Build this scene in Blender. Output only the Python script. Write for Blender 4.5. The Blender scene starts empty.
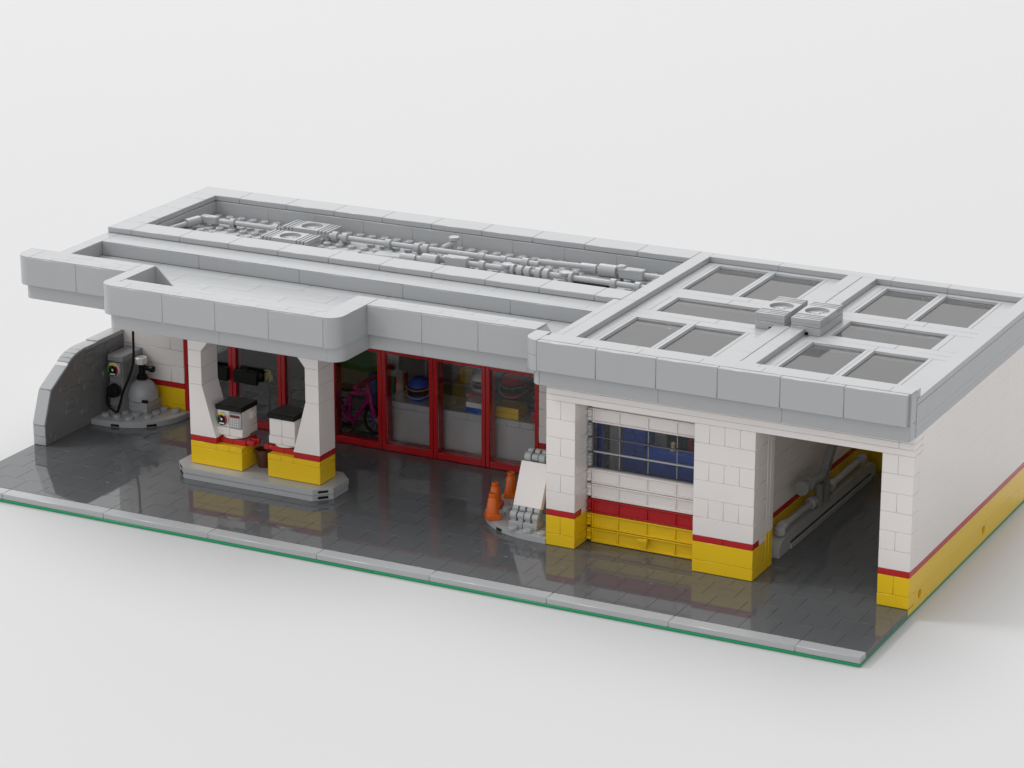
import bpy, math, random
from mathutils import Vector, Matrix
random.seed(7)
S = 0.008                     # one stud pitch in metres; all numbers below are in studs
sc = bpy.context.scene
COL = sc.collection
PI = math.pi

# ------------------------------------------------------------------ materials
def plastic(name, rgb, rough=0.2, wave=0.0, spec=0.5, coat=0.0):
    m = bpy.data.materials.new(name); m.use_nodes = True
    nt = m.node_tree; b = nt.nodes['Principled BSDF']
    b.inputs['Base Color'].default_value = (*rgb, 1)
    b.inputs['Roughness'].default_value = rough
    b.inputs['Specular IOR Level'].default_value = spec
    tc = nt.nodes.new('ShaderNodeTexCoord')
    n = nt.nodes.new('ShaderNodeTexNoise'); n.inputs['Scale'].default_value = 260; n.inputs['Detail'].default_value = 3
    nt.links.new(tc.outputs['Object'], n.inputs['Vector'])
    mr = nt.nodes.new('ShaderNodeMapRange'); mr.inputs['To Min'].default_value = rough * 0.8; mr.inputs['To Max'].default_value = rough * 1.25
    nt.links.new(n.outputs['Fac'], mr.inputs['Value']); nt.links.new(mr.outputs['Result'], b.inputs['Roughness'])
    # slight moulding variation in the base colour
    n2 = nt.nodes.new('ShaderNodeTexNoise'); n2.inputs['Scale'].default_value = 35; n2.inputs['Detail'].default_value = 2
    nt.links.new(tc.outputs['Object'], n2.inputs['Vector'])
    mx = nt.nodes.new('ShaderNodeMix'); mx.data_type = 'RGBA'
    mx.inputs[6].default_value = (*[c * 0.965 for c in rgb], 1); mx.inputs[7].default_value = (*[min(1, c * 1.03) for c in rgb], 1)
    nt.links.new(n2.outputs['Fac'], mx.inputs[0]); nt.links.new(mx.outputs[2], b.inputs['Base Color'])
    if wave:
        bp = nt.nodes.new('ShaderNodeBump'); bp.inputs['Strength'].default_value = wave; bp.inputs['Distance'].default_value = 0.0004
        n3 = nt.nodes.new('ShaderNodeTexNoise'); n3.inputs['Scale'].default_value = 60; n3.inputs['Detail'].default_value = 0
        nt.links.new(tc.outputs['Object'], n3.inputs['Vector'])
        nt.links.new(n3.outputs['Fac'], bp.inputs['Height']); nt.links.new(bp.outputs['Normal'], b.inputs['Normal'])
    return m

def glass(name, tint, ior=1.5, refl=1.0, milky=0.0):
    m = bpy.data.materials.new(name); m.use_nodes = True
    nt = m.node_tree; nt.nodes.clear()
    out = nt.nodes.new('ShaderNodeOutputMaterial')
    tr = nt.nodes.new('ShaderNodeBsdfTransparent'); tr.inputs[0].default_value = (*tint, 1)
    gl = nt.nodes.new('ShaderNodeBsdfGlossy'); gl.inputs['Roughness'].default_value = 0.04; gl.inputs[0].default_value = (refl, refl, refl, 1)
    fr = nt.nodes.new('ShaderNodeFresnel'); fr.inputs['IOR'].default_value = ior
    mx = nt.nodes.new('ShaderNodeMixShader')
    nt.links.new(fr.outputs[0], mx.inputs[0]); nt.links.new(tr.outputs[0], mx.inputs[1]); nt.links.new(gl.outputs[0], mx.inputs[2])
    sh_ = mx.outputs[0]
    if milky:
        df = nt.nodes.new('ShaderNodeBsdfDiffuse'); df.inputs[0].default_value = (.6, .6, .6, 1)
        m2 = nt.nodes.new('ShaderNodeMixShader'); m2.inputs[0].default_value = milky
        nt.links.new(sh_, m2.inputs[1]); nt.links.new(df.outputs[0], m2.inputs[2]); sh_ = m2.outputs[0]
    nt.links.new(sh_, out.inputs[0])
    return m

M = dict(
    lgrey=plastic('light_grey_plastic', (.425, .436, .447), .24),
    dgrey=plastic('dark_grey_plastic', (.108, .113, .118), .035),
    wallgrey=plastic('stone_grey_plastic', (.22, .223, .223), .2),
    white=plastic('white_plastic', (.855, .808, .785), .22),
    yellow=plastic('yellow_plastic', (.86, .565, .010), .2),
    red=plastic('red_plastic', (.48, .014, .018), .2),
    green=plastic('green_plastic', (.008, .31, .12), .3),
    orange=plastic('orange_plastic', (.70, .13, .008), .25),
    black=plastic('black_plastic', (.012, .011, .010), .35, 0, .15),
    brown=plastic('brown_plastic', (.10, .032, .02), .3),
    blue=plastic('blue_plastic', (.012, .085, .50), .2),
    pink=plastic('magenta_plastic', (.55, .016, .22), .25),
    tan=plastic('tan_plastic', (.62, .50, .28), .3),
    silver=plastic('pearl_grey_plastic', (.42, .42, .43), .3),
    leaf=plastic('shelf_green_plastic', (.02, .16, .02), .3),
    midgrey=plastic('column_grey_plastic', (.26, .265, .27), .2),
    counter=plastic('counter_plastic', (.62, .63, .64), .25),
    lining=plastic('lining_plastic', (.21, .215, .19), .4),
    dkshop=plastic('shop_floor_dark', (.12, .125, .13), .1),
    ltshop=plastic('shop_floor_light', (.6, .6, .58), .1),
    pgreen=plastic('print_green', (.01, .28, .06), .3),
    pyellow=plastic('print_yellow', (.75, .6, .03), .3),
    pwhite=plastic('print_white', (.8, .8, .8), .3),
    pane=glass('clear_window', (.95, .95, .95), 1.5, .85),
    pane_door=glass('door_window', (.97, .97, .97), 1.45, .5),
    pane_smoke=glass('skylight_glass', (.74, .735, .73), 1.5, 1.0, .065),
)
def ground_mat():
    m = bpy.data.materials.new('studio_white'); m.use_nodes = True
    b = m.node_tree.nodes['Principled BSDF']
    b.inputs['Base Color'].default_value = (.565, .565, .568, 1); b.inputs['Roughness'].default_value = .55
    b.inputs['Specular IOR Level'].default_value = .15
    return m
M['ground'] = ground_mat()

# ------------------------------------------------------------------ mesh builder
class MB:
    def __init__(s): s.v = []; s.f = []
    def add(s, vs, fs):
        o = len(s.v); s.v += [tuple(p) for p in vs]; s.f += [tuple(i + o for i in f) for f in fs]
        return s
    def box(s, x0, x1, y0, y1, z0, z1, c=0.03, T=None):
        c = min(c, (x1-x0)*.45, (y1-y0)*.45, (z1-z0)*.45)
        vs = []; idx = {}
        for i, (X, dx) in enumerate(((x0, 1), (x1, -1))):
            for j, (Y, dy) in enumerate(((y0, 1), (y1, -1))):
                for k, (Z, dz) in enumerate(((z0, 1), (z1, -1))):
                    idx[i, j, k, 0] = len(vs); vs.append((X, Y+dy*c, Z+dz*c))
                    idx[i, j, k, 1] = len(vs); vs.append((X+dx*c, Y, Z+dz*c))
                    idx[i, j, k, 2] = len(vs); vs.append((X+dx*c, Y+dy*c, Z))
        fs = []
        I = idx
        for i in (0, 1):
            q = [I[i, 0, 0, 0], I[i, 1, 0, 0], I[i, 1, 1, 0], I[i, 0, 1, 0]]; fs.append(q if i else q[::-1])
            q = [I[0, i, 0, 1], I[1, i, 0, 1], I[1, i, 1, 1], I[0, i, 1, 1]]; fs.append(q[::-1] if i else q)
            q = [I[0, 0, i, 2], I[1, 0, i, 2], I[1, 1, i, 2], I[0, 1, i, 2]]; fs.append(q if i else q[::-1])
        for j in (0, 1):
            for k in (0, 1):
                q = [I[0, j, k, 1], I[1, j, k, 1], I[1, j, k, 2], I[0, j, k, 2]]; fs.append(q if (j ^ k) else q[::-1])
                q = [I[j, 0, k, 0], I[j, 1, k, 0], I[j, 1, k, 2], I[j, 0, k, 2]]; fs.append(q[::-1] if (j ^ k) else q)
                q = [I[j, k, 0, 0], I[j, k, 1, 0], I[j, k, 1, 1], I[j, k, 0, 1]]; fs.append(q if (j ^ k) else q[::-1])
        for i in (0, 1):
            for j in (0, 1):
                for k in (0, 1):
                    t = [I[i, j, k, 0], I[i, j, k, 1], I[i, j, k, 2]]; fs.append(t if (i ^ j ^ k) else t[::-1])
        if T is not None: vs = [tuple(T @ Vector(p)) for p in vs]
        return s.add(vs, fs)
    def prism(s, pts, d, axis='z', a=0.0):
        """extrude polygon pts: axis z -> (x,y) from z=a to a+d ; axis x -> (y,z) ; axis y -> (x,z)"""
        n = len(pts)
        def P(u, v, w):
            return (u, v, w) if axis == 'z' else ((w, u, v) if axis == 'x' else (u, w, v))
        vs = [P(u, v, a) for u, v in pts] + [P(u, v, a+d) for u, v in pts]
        fs = [tuple(range(n))[::-1], tuple(range(n, 2*n))] + [(i, (i+1) % n, n+(i+1) % n, n+i) for i in range(n)]
        return s.add(vs, fs)
    def lathe(s, prof, c=(0, 0, 0), seg=24, T=None, caps=True):
        vs = []; fs = []; n = len(prof)
        for i in range(seg):
            a = 2*PI*i/seg
            for r, z in prof: vs.append(Vector((r*math.cos(a), r*math.sin(a), z)))
        for i in range(seg):
            for j in range(n-1):
                a, b = i*n+j, ((i+1) % seg)*n+j
                fs.append((a, b, b+1, a+1))
        if caps and prof[0][0] > 1e-6: fs.append(tuple(i*n for i in range(seg))[::-1])
        if caps and prof[-1][0] > 1e-6: fs.append(tuple(i*n+n-1 for i in range(seg)))
        c = Vector(c)
        vs = [tuple(((T @ p) if T is not None else p) + c) for p in vs]
        return s.add(vs, fs)
    def cyl(s, a, b, r, seg=16, c=0.03, r2=None):
        a = Vector(a); b = Vector(b); L = (b-a).length; r2 = r if r2 is None else r2
        q = (b-a).to_track_quat('Z', 'Y').to_matrix()
        return s.lathe([(max(r-c, 1e-3), 0), (r, c), (r2, L-c), (max(r2-c, 1e-3), L)], a, seg, q)
    def tube(s, pts, r, seg=10):
        P = [Vector(p) for p in pts]; n = len(P); vs = []; fs = []
        for i, p in enumerate(P):
            t = (P[min(i+1, n-1)] - P[max(i-1, 0)]).normalized()
            u = t.cross(Vector((.13, .27, 1))).normalized(); w = t.cross(u)
            for k in range(seg):
                a = 2*PI*k/seg; vs.append(p + u*r*math.cos(a) + w*r*math.sin(a))
        for i in range(n-1):
            for k in range(seg):
                a = i*seg+k; b = i*seg+(k+1) % seg
                fs.append((a, b, b+seg, a+seg))
        fs.append(tuple(range(seg))[::-1]); fs.append(tuple(range((n-1)*seg, n*seg)))
        return s.add(vs, fs)
    def stud(s, x, y, z, h=0.2, r=0.3):
        return s.lathe([(r, 0), (r, h-.03), (r-.03, h), (0, h)], (x, y, z), 16)
    def holed(s, o, u, v, w, h, cx, cy, r, depth, seg=32):
        """rectangle w x h at o with in-plane axes u,v (normal u x v) carrying a round recess"""
        o, u, v = Vector(o), Vector(u), Vector(v); nrm = u.cross(v)
        ring = []; outer = []
        for i in range(seg):
            a = 2*PI*i/seg; ca, sa = math.cos(a), math.sin(a)
            ring.append((cx+r*ca, cy+r*sa))
            tx = ((w-cx) if ca > 0 else cx)/max(abs(ca), 1e-6); ty = ((h-cy) if sa > 0 else cy)/max(abs(sa), 1e-6)
            t = min(tx, ty); outer.append((cx+t*ca, cy+t*sa))
        vs = [o+u*x+v*y for x, y in outer] + [o+u*x+v*y for x, y in ring] + [o+u*x+v*y-nrm*depth for x, y in ring]
        fs = []
        for i in range(seg):
            j = (i+1) % seg
            fs.append((i, j, seg+j, seg+i)); fs.append((seg+i, seg+j, 2*seg+j, 2*seg+i))
        fs.append(tuple(range(2*seg, 3*seg)))
        k = len(vs)
        # corner triangles
        for (X, Y) in ((0, 0), (w, 0), (w, h), (0, h)):
            d = sorted(range(seg), key=lambda i: (outer[i][0]-X)**2 + (outer[i][1]-Y)**2)
            i = d[0]
            if (outer[i][0]-X)**2 + (outer[i][1]-Y)**2 > 1e-9:
                ang = math.atan2(Y-cy, X-cx) % (2*PI); i = int(ang/(2*PI)*seg) % seg; j = (i+1) % seg
                vs.append(o+u*X+v*Y); fs.append((i, k, j)); k += 1
        return s.add(vs, fs)
    def build(s, name, mat, parent=None, ang=38, label=None):
        me = bpy.data.meshes.new(name)
        org = Vector((0, 0, 0)); p = parent
        while p is not None: org += p.location; p = p.parent
        me.from_pydata([((x*S-org.x), (y*S-org.y), (z*S-org.z)) for x, y, z in s.v], [], s.f)
        me.update(); me.validate()
        me.polygons.foreach_set('use_smooth', [True]*len(me.polygons))
        me.set_sharp_from_angle(angle=math.radians(ang))
        me.materials.append(M[mat] if isinstance(mat, str) else mat)
        o = bpy.data.objects.new(name, me); COL.objects.link(o)
        if parent: o.parent = parent
        if label: o['label'] = label
        return o

def B(*a, **k): return MB().box(*a, **k)
def thing(name, label, cat, loc, group=None):
    o = bpy.data.objects.new(name, None); COL.objects.link(o)
    o.empty_display_size = .004
    o.location = Vector(loc)*S; o['label'] = label; o['category'] = cat
    if group: o['group'] = group
    return o
def tag(o, label, cat, group=None):
    o['label'] = label; o['category'] = cat
    if group: o['group'] = group
    return o

G = .005       # half the gap between neighbouring bricks
def run(mb, a0, a1, cuts, fn, G=G):
    xs = [a0] + [c for c in cuts if a0 + .05 < c < a1 - .05] + [a1]
    for p, q in zip(xs, xs[1:]): fn(mb, p+G, q-G)
def course_x(mb, x0, x1, y0, y1, z0, z1, cuts, c=.02):
    run(mb, x0, x1, cuts, lambda m, p, q: m.box(p, q, y0, y1, z0+G, z1-G, c))
def course_y(mb, x0, x1, y0, y1, z0, z1, cuts, c=.02):
    g = .0012 if c <= .006 else G
    run(mb, y0, y1, cuts, lambda m, p, q: m.box(x0, x1, p, q, z0+g, z1-g, c), g)
def steps(a0, a1, n, off=0):
    r = []; x = a0 + off
    while x < a1:
        r.append(x); x += n
    return r
WC = [3.0 + 1.2*k for k in range(7)]           # brick course heights of the white walls

# ------------------------------------------------------------------ ground
g = MB().add([(-2500, -2500, 0), (2500, -2500, 0), (2500, 2500, 0), (-2500, 2500, 0)], [(0, 1, 2, 3)]).build('ground', 'ground')
g['kind'] = 'structure'

# ------------------------------------------------------------------ base
base = thing('forecourt_base', 'flat base of green baseplates paved with glossy dark grey tiles and a light grey kerb', 'base', (32, 16, 0))
for x in (0, 32):
    B(x+.01, x+31.99, .0, 31.99, .012, .2, .03).build('baseplate', 'green', base)
mb = MB(); course_x(mb, 0, 64, 0.01, .99, .204, .6, steps(0, 64, 8, 4), .035); mb.build('kerb', 'lgrey', base)
mb = MB()
def skip(x, y):
    return (y >= 19 and x < 53) or (y >= 9.6 and 39.9 < x < 53)
for r in range(16):
    y0 = 1 + 2*r; off = r % 2
    xs = [0] + [x for x in range(1, 64) if (x + off) % 2 == 0] + [64]
    if y0 >= 31: break
    for p, q in zip(xs, xs[1:]):
        if q <= p or skip(p+.5, y0+.5) or (q > 62.5 and y0 > 7.5): continue
        mb.box(p+.008, q-.008, y0+.004, min(y0+2, 31)-.004, .204, .6, .007)
mb.build('paving', 'dgrey', base, label='glossy dark grey square paving tiles')

# ------------------------------------------------------------------ service garage
ga = thing('service_garage', 'white brick garage on the right with yellow base, red stripe and flat grey skylight roof', 'garage', (52, 20, .2))
w = MB(); yl = MB(); rd = MB()
def front_pillar(x0, x1, split, top_split, ysplit, redcut):
    n = x1 - x0
    for k in range(6):
        z0 = WC[k]; sp = (k % 2 == 1)
        course_x(w, x0, x1, 8, 10.0, z0, z0+1.2, split if sp else [])
    course_x(yl, x0, x1, 8, 10.0, .62, 1.4, [])
    course_x(yl, x0, x1, 8, 10.0, 1.4, 2.6, ysplit)
    course_x(rd, x0, x1, 8, 9.0, 2.6, 3.0, redcut)
    course_x(w, x0, x1, 9.0, 10.0, 2.6, 3.0, [])
front_pillar(40, 42, [41], 1, [41], [])
front_pillar(50, 54, [51, 52, 53], 1, [], [52])
# right corner pillar joins the side wall
for k in range(6):
    z0 = WC[k]; sp = (k % 2 == 1)
    w.box(62+G, (63 if sp else 64)-G, 8, 9, z0+G, z0+1.2-G, .02)
    if sp: w.box(63+G, 64, 8, 9, z0+G, z0+1.2-G, .02)
    cuts = steps(9, 32, 6, [1, 3, 5][k % 3]) if sp else steps(9, 32, 8, [4, 2, 6][k % 3])
    course_y(w, 63, 64, 9, 32, z0, z0+1.2, cuts, .003)
rd.box(62+G, 64, 8, 9-G, 2.6+G, 3-G, .028); course_y(rd, 63, 64, 9, 32, 2.6, 3.0, steps(9, 32, 8, 7), .006)
yl.box(62+G, 63-G, 8, 9, 1.4+G, 2.6-G); yl.box(63+G, 64, 8, 9, 1.4+G, 2.6-G); yl.box(62+G, 64, 8, 9-G, .62, 1.4-G)
course_y(yl, 63, 64, 9, 32, 1.4, 2.6, steps(9, 32, 8, 6), .006)
# bottom yellow course of the side, two bricks with technic holes
yl.box(63.2, 64, 8.0, 9-G, .204, .6, .01)
for y0, y1 in ((11+G, 21-G), (23+G, 32)):
    for a, b in ((y0, (y0+y1)/2-G), ((y0+y1)/2+G, y1)): yl.box(63, 64, a, b, .204, 1.4-G, .012)
for yc in (10, 22):
    y0, y1, z0, z1 = yc-1+G, yc+1-G, .204, 1.4-G
    yl.holed((64, y0, z0), (0, 1, 0), (0, 0, 1), y1-y0, z1-z0, (y1-y0)/2, .76, .34, .6)
    yl.box(63, 63.35, y0, y1, z0, z1, .01)
    yl.add([(63.35, y0, z0), (64, y0, z0), (64, y0, z1), (63.35, y0, z1), (63.35, y1, z0), (64, y1, z0), (64, y1, z1), (63.35, y1, z1)],
           [(0, 1, 2, 3), (7, 6, 5, 4), (3, 2, 6, 7), (0, 4, 5, 1)])
    yl.lathe([(.33, 0), (.33, .012), (.28, .012), (.26, -.5)], (63.98, yc, .964), 24, Matrix.Rotation(PI/2, 3, 'Y'), False)
# lintel plates
for i, (z0, z1) in enumerate(((10.2, 10.6), (10.6, 11.0), (11.0, 11.4))):
    course_x(w, 40, 64, 8, 9.4, z0, z1, [42, 63] if i == 2 else ([54 if i == 0 else 63] if i else []), .022)
    course_y(w, 63, 64, 9.4, 32, z0, z1, steps(9, 32, 8, [3, 5, 1][i]), .003)
# back and inner walls
for k in range(6):
    course_x(w, 40, 63, 31, 32, WC[k], WC[k]+1.2, steps(40, 63, 4, 2*(k % 2)))
    course_y(w, 52, 53, 11, 31, WC[k], WC[k]+1.2, steps(11, 31, 4, 1+2*(k % 2)), .012)
    course_y(w, 40, 40.8, 10, 31, WC[k], WC[k]+1.2, steps(10, 31, 4, 2*(k % 2)))
for z0, z1 in ((10.2, 11.4),):
    course_x(w, 40, 63, 31, 32, z0, z1, []); course_y(w, 52, 53, 11, 31, z0, z1, []); course_y(w, 40, 40.8, 10, 31, z0, z1, [])
course_x(yl, 40, 63, 31, 32, .204, 2.6, [48, 56]); course_x(rd, 40, 63, 31, 32, 2.6, 3.0, [])
course_x(yl, 53, 63, 30.9, 31, .62, 3.0, [])
course_y(yl, 52, 53, 11, 31, .62, 1.4, [15, 19, 23, 27]); course_y(yl, 52, 53, 11, 31, 1.4, 2.6, [13, 17, 21, 25]); course_y(rd, 52, 53, 11, 31, 2.6, 3.0, [19])
course_y(yl, 40, 40.8, 10, 31, .62, 2.6, []); course_y(rd, 40, 40.8, 10, 31, 2.6, 3.0, [])
# guide posts behind the pillars
w.box(53.2, 54.0, 10.06, 10.5, 3.0, 10.2, .03); w.box(53.3, 54.0, 10.55, 11.15, 3.0, 10.2, .03)
yl.box(53.2, 54.0, 10.06, 10.5, .62, 3.0, .03); yl.box(53.3, 54.0, 10.55, 11.15, .62, 3.0, .03)
w.box(50, 53.2, 10.04, 11, 3, 11.4, .02); yl.box(50, 53.2, 10.04, 11, .62, 3, .02)
wall_g = w.build('wall', 'white', ga); yl.build('plinth', 'yellow', ga, label='bright yellow lower brick courses'); rd.build('stripe', 'red', ga, label='thin red stripe between white and yellow bricks')

# roof of the garage
OPEN = []
for x in (42.0, 46.0, 54.0, 58.05):
    OPEN.append((x, x+3.5, 10.75, 17.0)); OPEN.append((x, x+3.5, 24.2, 30.5))
OPEN += [(42.55, 49.55, 18.85, 22.25), (54.5, 61.0, 18.75, 22.3)]
rf = MB(); z0, z1 = 13.0, 13.4
def strip(x0, x1, y0, y1, c=.02): rf.box(x0+.006, x1-.006, y0+.006, y1-.006, z0, z1, c)
for xa, xb in ((41, 51), (53, 63)):
    for k, (a, b) in enumerate(((8.6, 10.75), (30.5, 31))):
        strip(xa, (xa+xb)/2, a, b); strip((xa+xb)/2, xb, a, b)
    for a, b in ((17.0, 18.8), (22.3, 24.2)):
        m = (a+b)/2
        strip(xa, xa+5, a, m); strip(xa+5, xb, a, m); strip(xa, xa+6, m, b); strip(xa+6, xb, m, b)
for (xa, xb), (p, q, r, s_) in (((41, 51), (42.0, 45.5, 46.0, 49.5)), ((53, 63), (54.0, 57.5, 58.05, 61.55))):
    for a, b in ((10.75, 17.0), (24.2, 30.5)):
        strip(xa, p-.28, a, b); strip(p-.28, p, a, b, .012); strip(q, q+.25, a, b, .012); strip(q+.25, r, a, b, .012)
        strip(s_, s_+.28, a, b, .012); strip(s_+.28, xb, a, b)
for xa, p, q, xb in ((41, 42.55, 49.55, 51), (53, 54.5, 61.0, 63)):
    y0_, y1_ = 18.8, 22.3
    strip(xa, p-.5, y0_, y1_); strip(p-.5, p, y0_, y1_); strip(q, q+.45, y0_, y1_); strip(q+.45, xb, y0_, y1_)
for (x, y) in ((43.4, 30.97), (47.4, 30.97), (55, 30.97), (59, 30.97), (45, 18.0), (58, 18.0), (45, 23.4), (58, 23.4)):
    pass
roof_g = rf.build('roof', 'lgrey', ga, label='flat light grey roof deck with skylight openings')
# raised walkway down the middle, rims
mb = MB()
course_y(mb, 51.0, 51.98, 8.6, 18.2, 13.0, 13.8, [12]); course_y(mb, 52.02, 53, 8.6, 18.2, 13.0, 13.8, [14])
course_y(mb, 51.0, 51.98, 22.3, 31, 13.0, 13.8, [27]); course_y(mb, 52.02, 53, 22.3, 31, 13.0, 13.8, [25])
mb.box(51, 53, 18.2+G, 22.3-G, 13, 13.38)
mb.build('roof_ridge', 'lgrey', roof_g, label='raised tiled strip down the middle of the garage roof')
mb = MB()
course_y(mb, 40.0, 41, 8.6, 32, 13.4, 13.8, [19, 21]); course_y(mb, 63, 64, 8.02, 32, 13.4+.01, 13.8, [24])
course_x(mb, 41, 63, 31, 32, 13.4, 13.8, [46.0, 54, 57.9]);
course_y(mb, 39.5, 40.0, 10.1, 18.8, 13.0, 13.8, [15])
mb.build('roof_rim', 'lgrey', roof_g)
# grey parapet walls at roof level
mb = MB()
for i, (za, zb) in enumerate(((11.4, 11.8), (11.8, 12.2), (12.2, 13.4))):
    course_y(mb, 63, 64, 8.02, 32, za, zb, steps(8, 32, [8, 6, 4][i], [5, 2, 3][i]), .006)
    course_x(mb, 40, 63, 31, 32, za, zb, []); course_y(mb, 40.02, 41, 9, 31, za, zb, [])
mb.box(41, 63, 8.6, 9.4, 11.4, 13.0)
mb.build('parapet', 'lgrey', ga)
# front fascia with the rounded left corner
def arc(cx, cy, r, a0, a1, n=10): return [(cx+r*math.cos(math.radians(a0+(a1-a0)*i/n)), cy+r*math.sin(math.radians(a0+(a1-a0)*i/n))) for i in range(n+1)]
fs_ = MB()
course_x(fs_, 40, 63.88, 6.6, 6.98, 12.43, 14.38, [44, 48, 52, 56, 60], .04)
course_x(fs_, 40, 63.98, 7.0, 8.0, 12.43, 14.3, [46, 54], .02)
fs_.box(63.93, 64.0, 7.02, 7.45, 11.5, 14.1, .01)
fs_.build('fascia', 'lgrey', ga, label='row of large flat light grey fascia tiles')
mb = MB()
course_x(mb, 40.0, 63.98, 7.0, 7.9, 14.3, 14.4, [42.6, 46.6, 50.6, 54.6, 58.6, 62.6], .02)
course_x(mb, 40.0, 63.98, 7.92, 8.6, 13.8, 14.33, [46, 54], .02)
for za, zb in ((12.43, 13.41), (13.43, 14.4)):
    mb.prism([(40, 8.6), (39.02, 8.6)] + arc(40.0, 7.6, .98, 180, 270) + [(40, 8.6)][:0], zb-za, 'z', za)
mb.build('roof_edge', 'lgrey', ga)
mb = MB()
course_x(mb, 40, 63.98, 7.0, 8.6, 11.42, 12.42, [48, 56], .02)
mb.prism([(39.98, 8.6), (39.4, 8.6)] + arc(40.0, 7.62, .6, 180, 268), 1.0, 'z', 11.42)
mb.build('soffit_band', 'lgrey', ga)
# skylights
for i, (a, b, c_, d) in enumerate(OPEN):
    fr = MB(); t = .05
    fr.box(a, b, c_, c_+t, 12.85, 13.32, .01); fr.box(a, b, d-t, d, 12.85, 13.32, .01)
    fr.box(a, a+t, c_+t+.004, d-t-.004, 12.85, 13.32, .01); fr.box(b-t, b, c_+t+.004, d-t-.004, 12.85, 13.32, .01)
    f = fr.build('skylight', 'lgrey', ga)
    B(a+t+.01, b-t-.01, c_+t+.01, d-t-.01, 13.18, 13.24, .01).build('pane', 'pane_smoke', f)

# sectional door of the garage, its slats hinged on the left
dr = MB(); rows = [(.62, 'yellow'), (1.6, 'yellow'), (2.58, 'red'), (3.56, 'white'), (4.55, 'white'), (5.55, 'g'), (6.55, 'g'), (7.55, 'g'), (8.56, 'white'), (9.55, 'white')]
door = None
def slat(z, zt, y=9.7):
    m = MB()
    m.box(42.35, 49.95, y+.08, y+.4, z, zt, .02)
    m.box(42.35, 49.95, y-.06, y+.4, z+.01, z+.12, .03); m.box(42.35, 49.95, y-.06, y+.4, zt-.12, zt-.01, .03)
    for x in (42.35, 44.1, 46.05, 48.0): m.box(x+.02, x+.13, y-.03, y+.3, z+.1, zt-.1, .02)
    m.box(42.02, 42.3, y+.05, y+.35, z+.06, zt-.06, .03)
    for dz in (.25, .75): m.cyl((42.05, y-.02, z+dz*(zt-z)), (42.34, y-.02, z+dz*(zt-z)), .1, 10)
    return m
door = slat(rows[3][0]+.01, rows[3][0]+.97).build('door', 'white', ga, label='white, red and yellow sectional door with a clear window band')
for z, c in rows:
    if z == rows[3][0]: continue
    if c == 'g':
        fr = MB()
        fr.box(42.02, 42.28, 9.75, 10.05, z+.06, z+.9, .03)
        for dz in (.25, .75): fr.cyl((42.05, 9.68, z+dz*.96), (42.34, 9.68, z+dz*.96), .1, 10)
        f = fr.build('window_hinge', 'silver', door)
        pn = MB(); pn.box(42.4, 49.9, 9.9, 9.98, z+.02, z+.97, .02)
        pn.build('pane', 'pane_door', door)
        gr = MB()
        gr.box(42.4, 49.9, 9.84, 10.02, z-.01, z+(.1 if z == 6.55 else .03), .015)
        gr.build('glazing_bar', 'silver' if z == 6.55 else 'wallgrey', door)
        gr = MB()
        for x in (44.1, 46.05, 48.0): gr.box(x+.02, x+.1, 9.88, 10.0, z+.12, z+.93, .015)
        gr.build('glazing_upright', 'wallgrey', door)
    else:
        zt = min(z+.96, 10.18)
        slat(z, zt).build('slat', c, door)
MB().cyl((46.2, 9.7, 1.45), (46.2, 9.3, 1.45), .12, 10).box(45.75, 46.4, 9.2, 9.36, 1.36, 1.54, .02).box(46.1, 46.32, 9.3, 9.72, 1.05, 1.36, .02).build('handle', 'yellow', door)
B(42, 50, 9.66, 10.2, 10.16, 10.19, .01).build('door_header', 'white', ga)

# ------------------------------------------------------------------ shop building
sh = thing('shop_building', 'long low shop with red framed windows under a stepped light grey canopy roof', 'shop', (20, 20, .6))
# walls
w = MB(); yl = MB(); rd = MB()
for k in range(6):
    z = WC[k]; o = 2*(k % 2)
    course_x(w, 1, 6, 19, 20, z, z+1.2, [4.9] if k % 2 == 0 else [], .028)
    course_x(w, 34, 40, 19, 20, z, z+1.2, [37] if k % 2 == 0 else [], .028)
    course_x(w, 0, 40, 31, 32, z, z+1.2, steps(0, 40, 4, o)); course_y(w, 0, 1, 19, 31, z, z+1.2, steps(19, 31, 4, o))
course_x(w, 0, 40, 31, 32, 10.2, 11.4, [20]); course_y(w, 0, 1, 19, 31, 10.2, 11.4, [])
course_x(w, 1, 40, 19, 20, 10.2, 11.4, [20])
course_x(w, 6, 34, 19, 20, 7.84, 10.2, [14, 22, 30])
yr = MB()
for a, b, m in ((1, 6, yl), (34, 40, yr)):
    course_x(m, a, b, 19, 20, 1.0, 1.4, []); course_x(m, a, b, 19, 20, .21, 1.0, [])
    course_x(m, a, b, 19, 20, 1.4, 2.6, []); course_x(rd, a, b, 19, 20, 2.6, 3.0, [])
yr.build('plinth', 'yellow', sh, label='yellow lower courses right of the shop windows')
course_x(yl, 0, 40, 31, 32, .21, 2.6, [8, 16, 24, 32]); course_x(rd, 0, 40, 31, 32, 2.6, 3.0, [16])
course_y(yl, 0, 1, 19, 31, .21, 2.6, [25]); course_y(rd, 0, 1, 19, 31, 2.6, 3.0, [])
w.build('wall', 'white', sh); yl.build('plinth', 'yellow', sh, label='yellow lower courses of the shop wall'); rd.build('stripe', 'red', sh, label='thin red stripe round the shop wall')
lin = MB(); lin.box(1.01, 39.9, 30.85, 30.99, .61, 11.4, .01); lin.build('inner_lining', 'lining', sh, label='dull grey green lining of the shop rear wall')
B(1.01, 1.1, 20.1, 30.8, .61, 11.4, .01).build('side_lining', 'lining', sh)
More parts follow.
